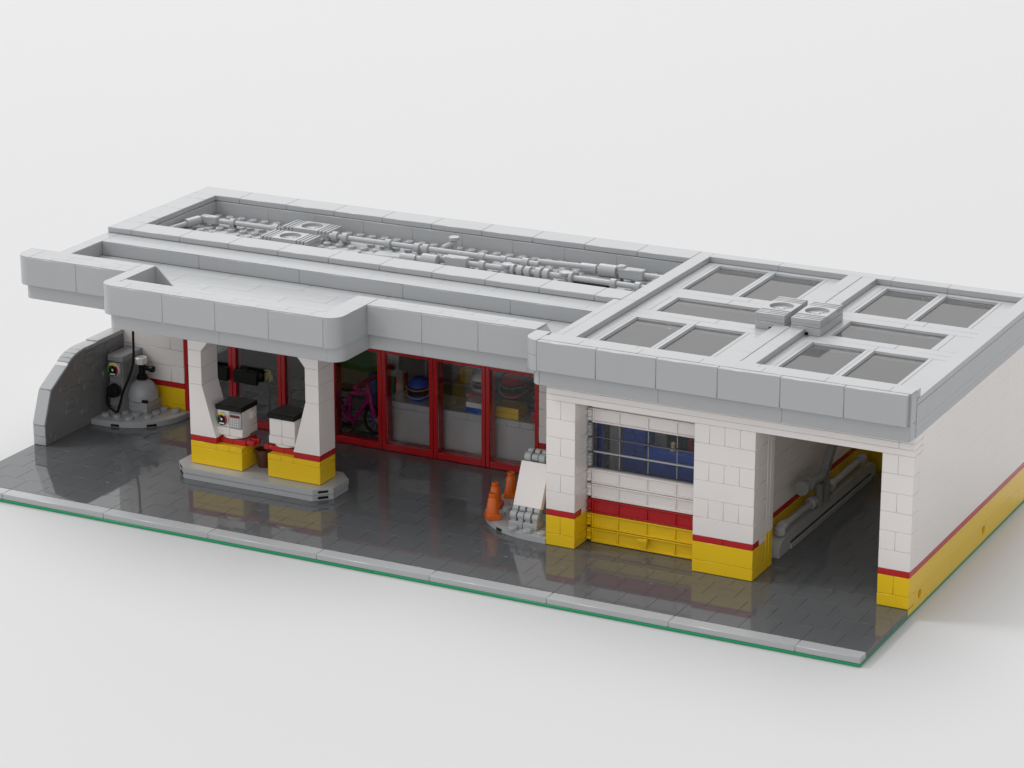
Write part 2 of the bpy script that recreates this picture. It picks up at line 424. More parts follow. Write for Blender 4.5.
# windows
for i in range(7):
    x = 6 + 4*i; f = MB()
    f.box(x+.01, x+.31, 19, 19.95, .62, 7.8, .03); f.box(x+3.69, x+3.99, 19, 19.95, .62, 7.8, .03)
    f.box(x+.312, x+3.688, 19.01, 19.95, .62, 1.1, .03); f.box(x+.312, x+3.688, 19.01, 19.95, 7.57, 7.8, .03)
    wf = f.build('window', 'red', sh, label='tall red framed shop window')
    B(x+.33, x+3.67, 19.16, 19.22, 1.12, 7.55, .01).build('pane', 'pane', wf)
# shop floor
a = MB(); b = MB()
for i in range(20):
    for j in range(6):
        x = i*2; y = 19.97 + j*2
        if x >= 39: continue
        t = a if (i+j) % 2 else b
        t.box(max(x, 1)+.01, min(x+2, 39.9)-.01, max(y, 20.0)+.01, min(y+2, 31)-.01, .21, .6, .02)
fl = a.build('shop_floor', 'dkshop', sh, label='chequered grey tiled shop floor'); b.build('light_tiles', 'ltshop', fl)
B(15.6, 16.1, 22.6, 23.1, 4.6, 11.4, .03).build('hanging_post', 'white', sh, label='short white post hanging inside the shop')

# canopy outlines
def outline(l, bf, r, lf, x0=0.0, rr=1.0, inset=0.0):
    """front edge of the canopy from left to right; l,bf,r = y of left part, bump, right part"""
    i = inset
    P = arc(x0+i+rr-i, l+rr-i, rr-i, 180, 270, 8)[:]
    P += [(9+i, l)]
    P += arc(9+i+(rr-i), bf+rr-i, rr-i, 180, 270, 8)
    P += arc(27-rr, bf+rr, rr, 270, 360, 8) if i == 0 else arc(26.97-(rr-.1), bf+rr-.1, rr-.1, 270, 360, 8)
    P += [(27 if i == 0 else 26.97, r)]
    return P
RET = [(39.1, 10.1), (25.45, 10.1), (25.45, 6.5), (10, 6.5), (10, 10.1), (0.0, 10.1)]
rim = MB()
# ring top in three lengths with a seam pattern: outer strip .4 wide then tiles
def ringbody(P, R, z0, z1): return (P + R)
LB, BB, RB = 8.0, 4.75, 8.5
# left part
L = arc(1, LB+1, 1, 180, 270, 8) + [(9-.01, LB), (9-.01, 10.08), (0, 10.08)]
rim.prism(L, 14.40-12.43-.002, 'z', 12.43)
# bump part (left side, front, right side as one ring)
Bp = arc(10, BB+1, 1, 180, 270, 8) + arc(26, BB+1, 1, 270, 360, 10) + [(27, 10.08), (25.45, 10.08), (25.45, 6.5), (10.0, 6.5), (10.0, 10.08), (9, 10.08)]
rim.prism(Bp, 14.4-12.43-.002, 'z', 12.43)
R_ = [(27.01, RB), (39.0, RB), (39.0, 10.1), (27.01, 10.1)]
rim.prism(R_, 14.4-12.43-.002, 'z', 12.43)
canopy = rim.build('canopy', 'lgrey', sh, label='light grey canopy ring with a rounded projecting front')
# fascia tiles sit 3 hundredths proud, seams between them
for xs, y in (([1, 5, 8.97], LB), ([10, 14, 18, 22, 26], BB), ([27.05, 31, 35, 38.98], RB)):
    ft = MB()
    for p, q in zip(xs, xs[1:]): ft.box(p+.012, q-.012, y-.035, y+.1, 12.45, 14.385, .03)
    ft.build('fascia_tile', 'lgrey', canopy)
# tile seams on the ring top: thin tiles laid on it
tt = MB(); zt = 14.399
def topx(x0, x1, ya, yb, cuts): run(tt, x0, x1, cuts, lambda m, p, q: m.box(p, q, ya+G, yb-G, zt, zt+.03, .012))
topx(1.2, 9.0, LB+.02, LB+.45, [3, 7]); topx(1.2, 9.0, LB+.45, LB+1.25, [4, 8]); topx(1.2, 9.0, LB+1.25, 10.07, [5.2])
topx(11, 25, BB+.02, BB+.45, [13, 17, 21]); topx(11, 25, BB+.45, BB+1.13, [15, 19, 23]); topx(10.02, 25.43, BB+1.13, 6.48, [13, 17, 20])
topx(27.02, 38.98, RB+.02, RB+.45, [29, 33, 37]); topx(27.02, 38.98, RB+.45, RB+1.0, [32, 36]); topx(27.02, 38.98, RB+1.0, 10.08, [30, 34, 37])
topx(9.02, 9.99, 5.88, 8.4, []); topx(9.02, 9.99, 8.4, 10.07, []); topx(25.47, 26.98, 6.48, 8.3, []); topx(25.47, 26.98, 8.3, 10.07, [])
tt.prism(arc(1, LB+1, .98, 180, 270, 8) + [(1.19, LB+.02), (1.19, 10.06), (.02, 10.06)], .03, 'z', zt)
tt.prism(arc(10, BB+1, .98, 180, 270, 8) + [(10.99, BB+.02), (10.99, BB+1.12), (9.02, BB+1.12)], .03, 'z', zt)
tt.prism([(25.01, BB+.02)] + arc(26, BB+1, .98, 270, 360, 8) + [(26.98, 6.47), (25.45, 6.47), (25.45, BB+1.12), (25.01, BB+1.12)], .03, 'z', zt)
tt.build('top_tile', 'lgrey', canopy)
# lower band
bd = MB(); i = .4
bd.prism(arc(1, LB+1, .6, 180, 270, 8) + [(9.5, LB+.4), (9.5, 10), (.4, 10)], 1.02, 'z', 11.41)
bd.prism(arc(10, BB+1, .6, 180, 270, 8) + arc(26, BB+1.35, .95, 270, 360, 10) + [(26.95, 10.0), (9.4, 10.0)], 1.02, 'z', 11.412)
bd.prism([(26.9, RB+.4), (39.7, RB+.4), (39.7, 10), (26.9, 10)], 1.02, 'z', 11.414)
bandseam = MB()
for xs, y in (([1, 8.97], LB+.4), ([10, 18, 26], BB+.4), ([27.05, 30.8, 38.3, 39.4], RB+.4)):
    for p, q in zip(xs, xs[1:]): bandseam.box(p+.02, q-.02, y-.02, y+.1, 11.43, 12.4, .02)
band = bd.build('soffit_band', 'lgrey', canopy); bandseam.build('band_tile', 'lgrey', canopy)
# low roof floor (trough) behind the ring and soffit slab
fl = MB()
for j in range(6):
    y0 = 6.5 + j*1.75; y1 = min(y0+1.75, 16.8)
    xa, xb = (10, 25.4) if y0 < 9.9 else (1, 39.5)
    cuts = steps(xa, xb, 6, 2+3*(j % 2))
    run(fl, xa, xb, cuts, lambda m, p, q: m.box(p, q, y0+G, y1-G, 12.0, 12.4, .02))
fl.box(10, 25.4, 9.98, 10.08, 12.0, 12.4, .01)
fl.box(.5, 39.4, 9.5, 19, 11.45, 11.98, .01)
fl.build('low_roof', 'lgrey', sh, label='low tiled roof floor behind the canopy ring')
# wedges behind the ring
wd = MB()
wd.prism([(10.0, 14.38), (10.1, 14.38), (12.1, 12.42), (10.0, 12.42)], .1, 'y', 10.02); wd.build('slope', 'lgrey', canopy)
wd = MB()
wd.prism([(38.98, 14.3), (39.05, 14.3), (39.4, 13.82), (38.98, 13.82)], 1.4, 'y', 8.62); wd.build('slope', 'lgrey', canopy)
# rear step and parapet of the trough
st = MB()
course_x(st, 1.0, 39.5, 16.8, 17.15, 12.4, 13.36, [9, 17, 25, 33], .025)
course_x(st, 0.99, 39.5, 16.82, 17.2, 13.36, 13.4, [], .01)
course_x(st, 0.99, 39.5, 17.2, 18.0, 12.4, 13.4, [6.2, 14.2, 22.2, 30.2, 38.2], .015)
course_x(st, 0.99, 39.9, 18.0, 19.3, 12.4, 13.39, [3, 7, 11, 15, 19, 23, 27, 31, 35], .015)
course_y(st, 0, .98, 10.1, 19.3, 11.5, 13.4, [12, 16], .02)
st.box(.9, 1.0, 10.1, 16.8, 12.4, 13.35, .01)
st.box(.6, .95, 9.95, 10.3, 13.4, 14.3, .02)
st.build('roof_step', 'lgrey', sh)
# rear roof box
rb = MB()
for (z0, z1) in ((11.4, 12.2), (12.2, 13.38)):
    course_x(rb, .1, 40, 19.1, 20.95, z0, z1, []); course_x(rb, .1, 40, 30.02, 31.9, z0, z1, [])
    course_y(rb, .1, 1.98, 20.95, 30.02, z0, z1, [])
course_x(rb, 2.0, 39.98, 29.95, 30.05, 12.2, 13.36, [6.5, 10.5, 14.5, 18.5, 22.5, 26.5, 30.5, 34.5], .015)
course_y(rb, 1.95, 2.05, 21, 29.95, 12.2, 13.36, [26.5], .015)
course_x(rb, 2.0, 39.98, 20.95, 21.05, 12.2, 13.36, [], .015)
rear = rb.build('upper_roof', 'lgrey', sh, label='raised roof box with a sunken studded deck')
mb = MB()
course_x(mb, 0, 39.97, 19.0, 20.98, 13.4, 13.8, steps(0, 40, 4, 2), .035)
course_x(mb, 0, 39.97, 30.02, 32.0, 13.4, 13.8, steps(0, 40, 4, 4), .035)
course_y(mb, 0, 1.98, 20.98, 30.02, 13.4, 13.8, [22.6, 25.6, 28.6], .035)
mb.build('roof_rim', 'lgrey', rear)
dk = MB(); B_ = dk.box(1.9, 40, 21, 30, 11.45, 12.3, .01)
rnd = random.Random(3)
tiles = set()
for _ in range(26):
    tx, ty = rnd.randrange(3, 37), rnd.randrange(21, 28)
    n = rnd.choice((1, 2, 2, 3))
    dk.box(tx+.02, tx+n-.02, ty+.02, ty+.98, 12.3, 12.3+rnd.choice((.15, .3)), .03)
    for k in range(n): tiles.add((tx+k, ty))
for x in range(2, 40):
    for y in range(21, 30):
        if (x, y) in tiles: continue
        if y < 28 and rnd.random() < .12: continue
        dk.stud(x+.5, y+.5, 12.3, .2)
dk.build('studded_deck', 'lgrey', rear)

# ------------------------------------------------------------------ pipes on the roof (two runs)
def collar(m, x, y, z, r, L=.4): m.cyl((x-L/2, y, z), (x+L/2, y, z), r, 18)
ZP = 12.85
pa = thing('roof_pipe_run', 'rear grey pipe run with clips and cylinders on the sunken roof, behind the vent fans', 'pipes', (20, 26.5, 12.2))
yA = 27.0
m = MB()
m.cyl((2.1, 22.6, ZP), (2.5, 25.2, ZP), .19)
m.cyl((2.45, 25.2, ZP), (2.75, 26.5, ZP), .34, 20)
m.box(2.75, 4.1, 26.6, 27.2, ZP-.25, ZP+.3, .06)
m.cyl((4.3, 26.9, ZP), (9.4, 26.9, ZP), .19); collar(m, 5.4, 26.9, ZP, .33); collar(m, 9.0, 26.9, ZP, .32, .5)
m.build('pipe', 'lgrey', pa)
m = MB(); m.cyl((13.4, yA, ZP), (21.1, yA, ZP), .19)
for x, r in ((13.9, .36), (14.7, .36), (18.2, .33), (20.5, .32), (21.2, .34)): collar(m, x, yA, ZP, r, .45)
m.cyl((21.1, yA, ZP), (30.0, 27.0, ZP), .2)
for x, r in ((25.6, .27), (27.3, .27), (29.0, .33)): collar(m, x, yA, ZP, r, .5)
m.cyl((29.8, 27.3, ZP+.1), (34, 27.6, ZP+.1), .2)
m.build('pipe', 'lgrey', pa)
m = MB(); m.cyl((32.9, 27.7, ZP), (34.1, 27.7, ZP), .33, 20); m.cyl((34.3, 27.7, ZP), (35.6, 27.7, ZP), .45, 22); m.cyl((34, 27.7, ZP), (36.2, 27.7, ZP), .2)
m.build('pump_cylinder', 'lgrey', pa)
m = MB(); m.box(35.8, 37.6, 27.4, 28.1, ZP-.35, ZP+.35, .06); m.box(35.6, 36.2, 27.45, 28.05, ZP+.1, ZP+.5, .08); m.build('valve_block', 'lgrey', pa)
m = MB(); m.cyl((37.5, 27.75, ZP), (40, 27.75, ZP), .19); m.build('pipe', 'lgrey', pa)
for (x, yy) in ((5.4, 26.9), (18.2, yA), (25.6, yA), (34.9, 27.7), (38.6, 27.75)):
    B(x-.2, x+.2, yy-.22, yy+.22, 12.3, ZP-.05, .03).build('pipe_clip', 'lgrey', pa)
pb = thing('roof_pipe_run', 'front grey pipe run with T-joints, nearer the front rim of the sunken roof', 'pipes', (30, 24.8, 12.2))
m = MB(); yB = 24.6
m.cyl((18.2, 24.1, 12.7), (20.9, 24.2, ZP-.05), .18); m.build('pipe', 'lgrey', pb)
m = MB(); m.cyl((20.7, 24.3, ZP), (21.9, 24.3, ZP), .32, 20); m.cyl((22.3, 24.5, ZP), (23.5, 24.5, ZP), .45, 22); m.cyl((21.8, 24.4, ZP), (22.4, 24.4, ZP), .25)
m.build('pump_cylinder', 'lgrey', pb)
m = MB(); m.box(23.9, 25.6, 24.6, 25.3, ZP-.35, ZP+.4, .06); m.box(23.6, 24.3, 24.65, 25.25, ZP+.0, ZP+.35, .08); m.cyl((23.3, 24.9, ZP), (24, 24.9, ZP), .18); m.build('valve_block', 'lgrey', pb)
m = MB(); m.cyl((25.4, yB+.4, ZP), (40, yB+.4, ZP), .2)
for x, r in ((26.7, .34), (29.6, .36), (30.2, .38), (31.0, .4), (31.6, .4), (36.6, .34), (38.4, .34)): collar(m, x, yB+.4, ZP, r, .42)
m.build('pipe', 'lgrey', pb)
for x in (28.6, 33.0):
    m = MB(); m.cyl((x, yB+.4, 12.2), (x, yB+.4, ZP+.35), .26, 16); m.lathe([(.3, 0), (.42, .08), (.42, .22), (.3, .3), (0, .3)], (x, yB+.4, ZP+.12), 18)
    m.cyl((x+.35, yB+.4, ZP), (x+.6, yB+.4, ZP), .42, 18); m.build('t_joint', 'lgrey', pb)
tp = thing('roof_tap', 'small grey tap standing on the sunken roof behind the pipe runs', 'tap', (22.9, 28, 12.2))
MB().cyl((22.9, 28, 12.2), (22.9, 28, 13.45), .2, 14).build('stem', 'lgrey', tp)
MB().cyl((22.9, 28, 13.45), (22.9, 28, 13.7), .38, 20).build('disc', 'lgrey', tp)
MB().cyl((22.3, 27.4, 12.95), (23.0, 28.05, 13.3), .2, 14).build('spout', 'lgrey', tp)

# ------------------------------------------------------------------ vent fans
def fan(name, label, x0, y0, z0, H, along, LX=4):
    """4x2 stud vent box: long side along 'y' or 'x'; H = body height"""
    t = thing(name, label, 'vent fan', (x0 + (1 if along == 'y' else 2), y0 + (2 if along == 'y' else 1), z0), 'roof vent fans')
    W, D = (2, 4) if along == 'y' else (LX, 2.05)
    b = MB()
    if H > .3: b.box(x0+.01, x0+W-.01, y0+.01, y0+D-.01, z0, z0+H*.5-.015, .03)
    zt = z0 + H
    zb = z0 + H*.5 if H > .3 else z0
    b.box(x0+.03, x0+W-.03, y0+.03, y0+D-.03, zb, zt-.26, .02)
    b.build('housing', 'lgrey', t)
    if H > .9:
        MB().box(x0+.95, x0+1.2, y0-.02, y0+.1, z0, z0+.2, .01).build('cable_slot', 'black', t)
    # grille ribs at both ends
    gr = MB()
    for k in range(3):
        for e in (0, 1):
            p = k*.34
            if along == 'y':
                ya = y0+.01+p if e == 0 else y0+D-.19-p
                gr.box(x0+.01, x0+W-.01, ya, ya+.18, zt-.3, zt, .025)
            else:
                p = k*.3; xa = x0+.01+p if e == 0 else x0+W-.19-p
                gr.box(xa, xa+.18, y0+.01, y0+D-.01, zt-.3, zt, .025)
    gr.build('grille', 'lgrey', t)
    f = MB()
    if along == 'y': ox, oy, w_, h_ = x0+.01, y0+1.02, W-.02, D-2.04
    else: ox, oy, w_, h_ = x0+.88, y0+.01, W-1.76, D-.02
    f.holed((ox, oy, zt), (1, 0, 0), (0, 1, 0), w_, h_, w_/2, h_/2, .78, .2, 40)
    for (p, q) in (((ox, oy), (ox+w_, oy)), ((ox+w_, oy), (ox+w_, oy+h_)), ((ox+w_, oy+h_), (ox, oy+h_)), ((ox, oy+h_), (ox, oy))):
        f.add([(p[0], p[1], zt-.3), (q[0], q[1], zt-.3), (q[0], q[1], zt), (p[0], p[1], zt)], [(0, 1, 2, 3)])
    f.build('fan_cover', 'lgrey', t)
    h = MB(); cx, cy = ox+w_/2, oy+h_/2
    h.lathe([(.22, 0), (.22, .06), (.16, .1), (0, .1)], (cx, cy, zt-.2), 20)
    for a in range(6):
        R = Matrix.Rotation(a*PI/3, 3, 'Z'); 
        c = R @ Vector((.5, 0, 0)); h.lathe([(.05, 0), (.05, .05), (0, .05)], (cx+c.x, cy+c.y, zt-.2), 10)
    h.build('hub', 'lgrey', t)
    return t
fan('vent_fan', 'boxy grey vent fan on the garage roof, the one nearer the walkway left side', 49.62, 18.15, 13.4, 1.05, 'y')
fan('vent_fan', 'boxy grey vent fan on the garage roof, the one nearer the outer right wall', 52.02, 18.15, 13.4, 1.05, 'y')
fan('vent_fan', 'low grey vent fan in the sunken shop roof, the one nearer its front rim', 9.5, 23.95, 12.3, .8, 'x', 3.8)
fan('vent_fan', 'low grey vent fan in the sunken shop roof, the one nearer its back wall', 9.5, 26.95, 12.3, .8, 'x', 3.8)

# ------------------------------------------------------------------ stone boundary wall on the left
bw = thing('stone_wall', 'stepped grey brick wall closing the left end of the forecourt', 'wall', (.5, 14, .6))
m = MB()
prof = [(9.15, .62), (9.15, 2.05), (10.05, 4.35), (12.0, 5.5), (12.25, 5.75), (12.6, 5.95), (13.1, 6.13), (13.7, 6.24), (14.3, 6.28), (18.98, 6.28), (18.98, .62)]
m.prism(prof[::-1], .96, 'x', .0)
core = m.build('wall_body', 'wallgrey', bw)
m = MB()   # coping bricks on the sloped top
def cope(p, q, t=.1):
    d = Vector((0, q[0]-p[0], q[1]-p[1])); n = Vector((0, -d.z, d.y)).normalized()
    L = d.length; d.normalize()
    T = Matrix(((1, 0, 0, 0), (0, d.y, n.y, p[0]), (0, d.z, n.z, p[1]), (0, 0, 0, 1)))
    m.box(0.0, 1.0, .01, L-.01, -.1, t, .03, T)
cope((9.12, .62), (9.12, 1.25), .02); cope((9.12, 1.25), (9.12, 2.05), .02)
cope((9.15, 2.05), (10.05, 4.35)); cope((10.05, 4.35), (12.0, 5.5))
for k in range(3, 8): cope(prof[k], prof[k+1], .06)
m.box(0, 1, 14.3, 15.7, 6.1, 6.33, .03); m.box(0, 1, 15.75, 18.98, 6.1, 6.4, .03)
m.build('coping', 'lgrey', bw)
m = MB()   # projecting masonry faces
rr = random.Random(11)
for (y, z, L_, h_) in ((11.6, 2.1, 1.0, .35), (11.7, 2.7, .8, .4), (12.0, 3.4, 1.3, .5), (12.9, 2.5, .45, .5), (13.3, 3.9, .8, .45), (13.9, 3.2, 1.2, .5), (14.4, 5.0, .9, .5),
                      (15.1, 4.4, 1.5, .5), (15.4, 5.4, .5, .5), (16.7, 5.5, .8, .45), (12.9, 4.9, 1.0, .45), (16.2, 3.6, .6, .4), (13.4, 1.5, 1.4, .4), (14.3, 5.6, 1.0, .3), (17.2, 4.9, 1.2, .4), (11.0, 3.9, .9, .35)):
    m.box(.9, 1.05, y, y+L_, z, z+h_, .03)
m.build('masonry_blocks', 'wallgrey', bw)
m = MB(); m.lathe([(.38, 0), (.38, .06), (.28, .06), (.28, .01), (0, .01)], (.96, 10.06, 1.02), 24, Matrix.Rotation(PI/2, 3, 'Y')); m.build('pin_hole', 'wallgrey', bw)

# ------------------------------------------------------------------ platforms with studs
def round_platform(name, label, cx, cy, rx, ry, q, studs, notches):
    t = thing(name, label, 'platform', (cx, cy, .6))
    pts = [(cx, cy)]
    for k in range(25):
        a = math.radians(q[0] + (q[1]-q[0])*k/24)
        c_, s_ = math.cos(a), math.sin(a); e = 2/2.35
        pts.append((cx + rx*math.copysign(abs(c_)**e, c_), cy + ry*math.copysign(abs(s_)**e, s_)))
    m = MB(); m.prism(pts, .37, 'z', .606)
    ins = [(cx + (x-cx)*.993, cy + (y-cy)*.993) for x, y in pts]; m.prism(ins, .03, 'z', .976)
    m.build('plate', 'lgrey', t)
    m = MB()
    for x, y in studs: m.stud(x, y, 1.006)
    m.build('studs', 'lgrey', t)
    for x, y, dx in notches:
        e = 2.35; yy = lambda X: cy - ry*(1-abs((X-cx)/rx)**e)**(1/e)
        a, b = x-dx/2, x+dx/2; th = math.atan2(yy(b)-yy(a), dx); L = math.hypot(dx, yy(b)-yy(a))
        T = Matrix.Translation((a, yy(a), .64)) @ Matrix.Rotation(th, 4, 'Z')
        m = MB(); m.box(0, L, -.03, .2, 0, .18, .01, T); m.build('slot', 'black', t)
    return t
round_platform('round_platform', 'quarter-round grey studded platform in the left corner under the air tank', 1.02, 18.97, 5.35, 4.45, (270, 360),
               [(1.5, 15.6), (2.45, 15.6), (1.5, 16.5), (2.45, 16.6), (3.5, 16.5), (4.5, 16.5), (4.5, 17.5), (4.5, 18.5), (5.5, 18.5), (3.5, 15.6)],
               [(2.9, 0, .6), (5.2, 0, .5)])
round_platform('round_platform', 'half-round grey studded platform left of the garage pillar under the cones and sign', 39.98, 12.9, 6.1, 4.9, (90, 270),
               [(x+.5, y+.5) for x in range(35, 40) for y in range(9, 16) if ((x+.5-40)**2+1.5*(y+.5-12.9)**2)**.5 < 5.4 and not (x >= 36 and y < 12)] + [(37.45, 8.42), (38.5, 8.38), (39.5, 8.38)],
               [(36.35, 0, .5)])

# ------------------------------------------------------------------ air station pillar and tank
ap = thing('air_pump_column', 'dark grey square air column with a round gauge and black hose reel', 'air pump', (1.8, 17.3, 1.0))
MB().box(1.35, 2.5, 16.5, 18.6, 1.0, 4.8, .04).box(1.3, 2.62, 16.38, 18.9, 4.82, 5.25, .04).box(1.42, 2.45, 16.3, 16.5, 3.7, 4.75, .03).box(1.42, 2.3, 16.34, 16.5, 1.5, 3.2, .03).build('column_body', 'midgrey', ap)
def gauge(parent, cx, y, cz, r=.48):
    R = Matrix.Rotation(PI/2, 3, 'X')
    d = MB().lathe([(r, 0), (r, .1), (r-.03, .13), (0, .13)], (cx, y, cz), 28, R).build('gauge', 'white', parent)
    MB().lathe([(r*.94, 0), (r*.94, .01), (0, .01)], (cx, y-.125, cz), 28, R).build('dial', 'black', d)
    for a0, a1, c in ((130, 215, 'pgreen'), (50, 128, 'pyellow'), (-35, 48, 'red')):
        m = MB(); n = 12; vs = []
        for k in range(n+1):
            a = math.radians(a0+(a1-a0)*k/n)
            for rr_ in (r*.66, r*.92):
                vs.append((cx+rr_*math.cos(a), y-.145, cz+rr_*math.sin(a)))
        m.add(vs, [(2*k, 2*k+1, 2*k+3, 2*k+2) for k in range(n)])
        m.add([(x, yy+.012, z) for x, yy, z in vs], [(2*k, 2*k+2, 2*k+3, 2*k+1) for k in range(n)])
        m.build('dial_band', c, d)
    T = Matrix.Translation((cx, y-.15, cz)) @ Matrix.Rotation(math.radians(-50), 4, 'Y')
    MB().box(-.04, .04, -.01, .01, 0, r*.6, .005, Matrix.Translation((cx, y-.15, cz)) @ Matrix.Rotation(math.radians(-45), 4, 'Y')).build('needle', 'red', d)
    MB().lathe([(r*.17, 0), (r*.17, .02), (0, .02)], (cx, y-.15, cz), 14, R).build('dial_hub', 'pwhite', d)
    MB().box(cx-r*.42, cx+r*.42, y-.155, y-.14, cz-r*.72, cz-r*.5, .005).build('dial_plate', 'pwhite', d)
    return d
gauge(ap, 1.88, 16.3, 4.25, .5)
m = MB(); R = Matrix.Rotation(PI/2, 3, 'X')
m.lathe([(.42, 0), (.5, .05), (.5, .15), (.36, .2), (.36, .35), (.46, .4), (.46, .5), (.2, .55), (0, .55)], (1.95, 16.34, 2.75), 24, R); m.build('hose_reel', 'black', ap)
def smooth(P, n=6):
    out = []
    P = [Vector(p) for p in P]
    for i in range(len(P)-1):
        p0, p1, p2, p3 = P[max(i-1, 0)], P[i], P[i+1], P[min(i+2, len(P)-1)]
        for k in range(n):
            t = k/n
            out.append(.5*((2*p1)+(p2-p0)*t+(2*p0-5*p1+4*p2-p3)*t*t+(3*p1-p0-3*p2+p3)*t**3))
    out.append(P[-1]); return out
MB().tube(smooth([(1.62, 15.9, 2.8), (1.5, 15.85, 2.2), (1.6, 15.9, 1.6), (2.0, 15.95, 1.3), (2.25, 16.0, 1.25), (2.5, 16.0, 1.9), (2.85, 16.0, 2.9), (3.4, 16.1, 4.2), (3.66, 16.2, 5.3), (3.72, 16.2, 7.3), (3.75, 16.3, 11.4)]), .09, 10).build('hose', 'black', ap)

tk = thing('air_tank', 'domed grey compressor tank with black valve on a two-plate block', 'tank', (3.2, 18, 1.0))
MB().box(1.9, 4.0, 17.1, 18.95, 1.006, 1.4-G, .03).box(1.9, 4.0, 17.1, 18.95, 1.4, 1.8, .03).build('block', 'lgrey', tk)
m = MB(); p = [(1.02, 0), (1.1, .1), (1.1, .35)] + [(1.1*math.cos(a), .35+1.15*math.sin(a)) for a in [PI/2*k/12 for k in range(1, 12)]] + [(.3, 1.5), (0, 1.5)]
TX, TY = 3.15, 17.95
m.lathe(p, (TX, TY, 1.8), 36); m.build('dome', 'lgrey', tk)
B(TX+.55, TX+.95, TY-1.02, TY-.8, 1.86, 2.05, .01).build('slot', 'black', tk)
MB().lathe([(.3, 0), (.42, .06), (.42, .2), (.34, .26), (.34, .36), (.24, .42), (.24, 1.1), (.3, 1.15), (0, 1.15)], (TX, TY, 3.24), 20).build('valve', 'black', tk)
MB().cyl((TX, TY, 4.15), (TX+1.0, TY-.1, 4.15), .17, 12).cyl((TX+.8, TY-.08, 4.15), (TX+1.05, TY-.1, 4.15), .24, 14).build('valve_arm', 'black', tk)
MB().lathe([(.4, 0), (.45, .05), (.45, .45), (.4, .5), (0, .5)], (TX-.05, TY, 4.4), 8).build('valve_head', 'white', tk)
gm = MB().lathe([(.3, 0), (.3, .02), (0, .02)], (TX-.05, TY, 4.9), 16).build('valve_print', 'silver', tk)

# ------------------------------------------------------------------ pump island, columns and pumps
oct_ = lambda x0, x1, y0, y1, c: [(x0+c, y0), (x1-c, y0), (x1, y0+c), (x1, y1-c), (x1-c, y1), (x0+c, y1), (x0, y1-c), (x0, y0+c)]
isl = thing('pump_island', 'long light grey kerb island with cut corners carrying the two pumps', 'island', (18, 10, .6))
m = MB(); m.prism(oct_(12.03, 23.97, 8.03, 11.97, 1), .36, 'z', .606); m.prism(oct_(12, 24, 8, 12, 1), .35, 'z', 1.0); m.prism(oct_(12.03, 23.97, 8.03, 11.97, .99), .03, 'z', 1.35)
isl_b = m.build('island_plate', 'lgrey', isl)
m = MB()
T = Matrix.Translation((23.5, 8.5, 0)) @ Matrix.Rotation(PI/4, 4, 'Z')
for z in (.72, 1.12): m.box(-.35, .35, -.015, .2, z, z+.16, .01, T)
m.build('corner_slot', 'black', isl); m = MB()
T = Matrix.Translation((12.5, 8.5, 0)) @ Matrix.Rotation(-PI/4, 4, 'Z')
for z in (.72, 1.12): m.box(-.35, .35, -.015, .2, z, z+.16, .01, T)
m.build('corner_slot', 'black', isl)
def column(label, x0, sgn):
    """white column: outer edge x0, widening inwards (sgn=+1 to the right)"""
    t = thing('canopy_column', label, 'column', (x0+sgn*1, 10, 1.4), 'columns carrying the canopy')
    X = lambda d: x0 + sgn*d
    def pr(m, pts, y, d): 
        q = [(X(a), b) for a, b in pts]
        if sgn < 0: q = q[::-1]
        m.prism(q[::-1], d, 'y', y)
    m = MB()
    e = .02
    pr(m, [(0, 3.4+e), (2, 3.4+e), (1, 7.0-e), (0, 7.0-e)], 9.02, 1.98)
    pr(m, [(0, 7.0), (1, 7.0), (1, 8.2-e), (0, 8.2-e)], 9.02, 1.98)
    pr(m, [(0, 8.2), (1, 8.2), (1, 9.35-e), (0, 9.35-e)], 9.02, 1.98)
    pr(m, [(0, 9.35), (1, 9.35), (2, 10.55), (0, 10.55)], 9.02, 1.98)
    pr(m, [(0, 10.56), (2, 10.56), (2, 11.41), (0, 11.41)], 9.02, 1.98)
    m.build('shaft', 'white', t)
    a, b = sorted((X(0), X(2)))
    MB().box(a, b, 9.02, 11, 3.0+G, 3.4-G, .02).build('red_band', 'red', t)
    a, b = sorted((X(0), X(4)))
    m = MB(); m.box(a, b, 9.0, 11, 1.404, 2.6-G, .03)
    c0, c1 = sorted((X(0), X(2))); m.box(c0, c1, 9.0, 11, 2.6+G, 3.0-G, .02)
    for p, q in ((2, 3), (3, 4)):
        u, v = sorted((X(p), X(q))); m.box(u+G, v-G, 9.0, 10-G, 2.6+G, 3.0, .02)
    u, v = sorted((X(2), X(4))); m.box(u+G, v-G, 10, 11, 2.6+G, 3.0, .02)
    m.build('plinth', 'yellow', t)
    return t
column('white canopy column with yellow plinth on the left end of the pump island', 13, 1)
column('white canopy column with yellow plinth on the right end of the pump island', 23, -1)
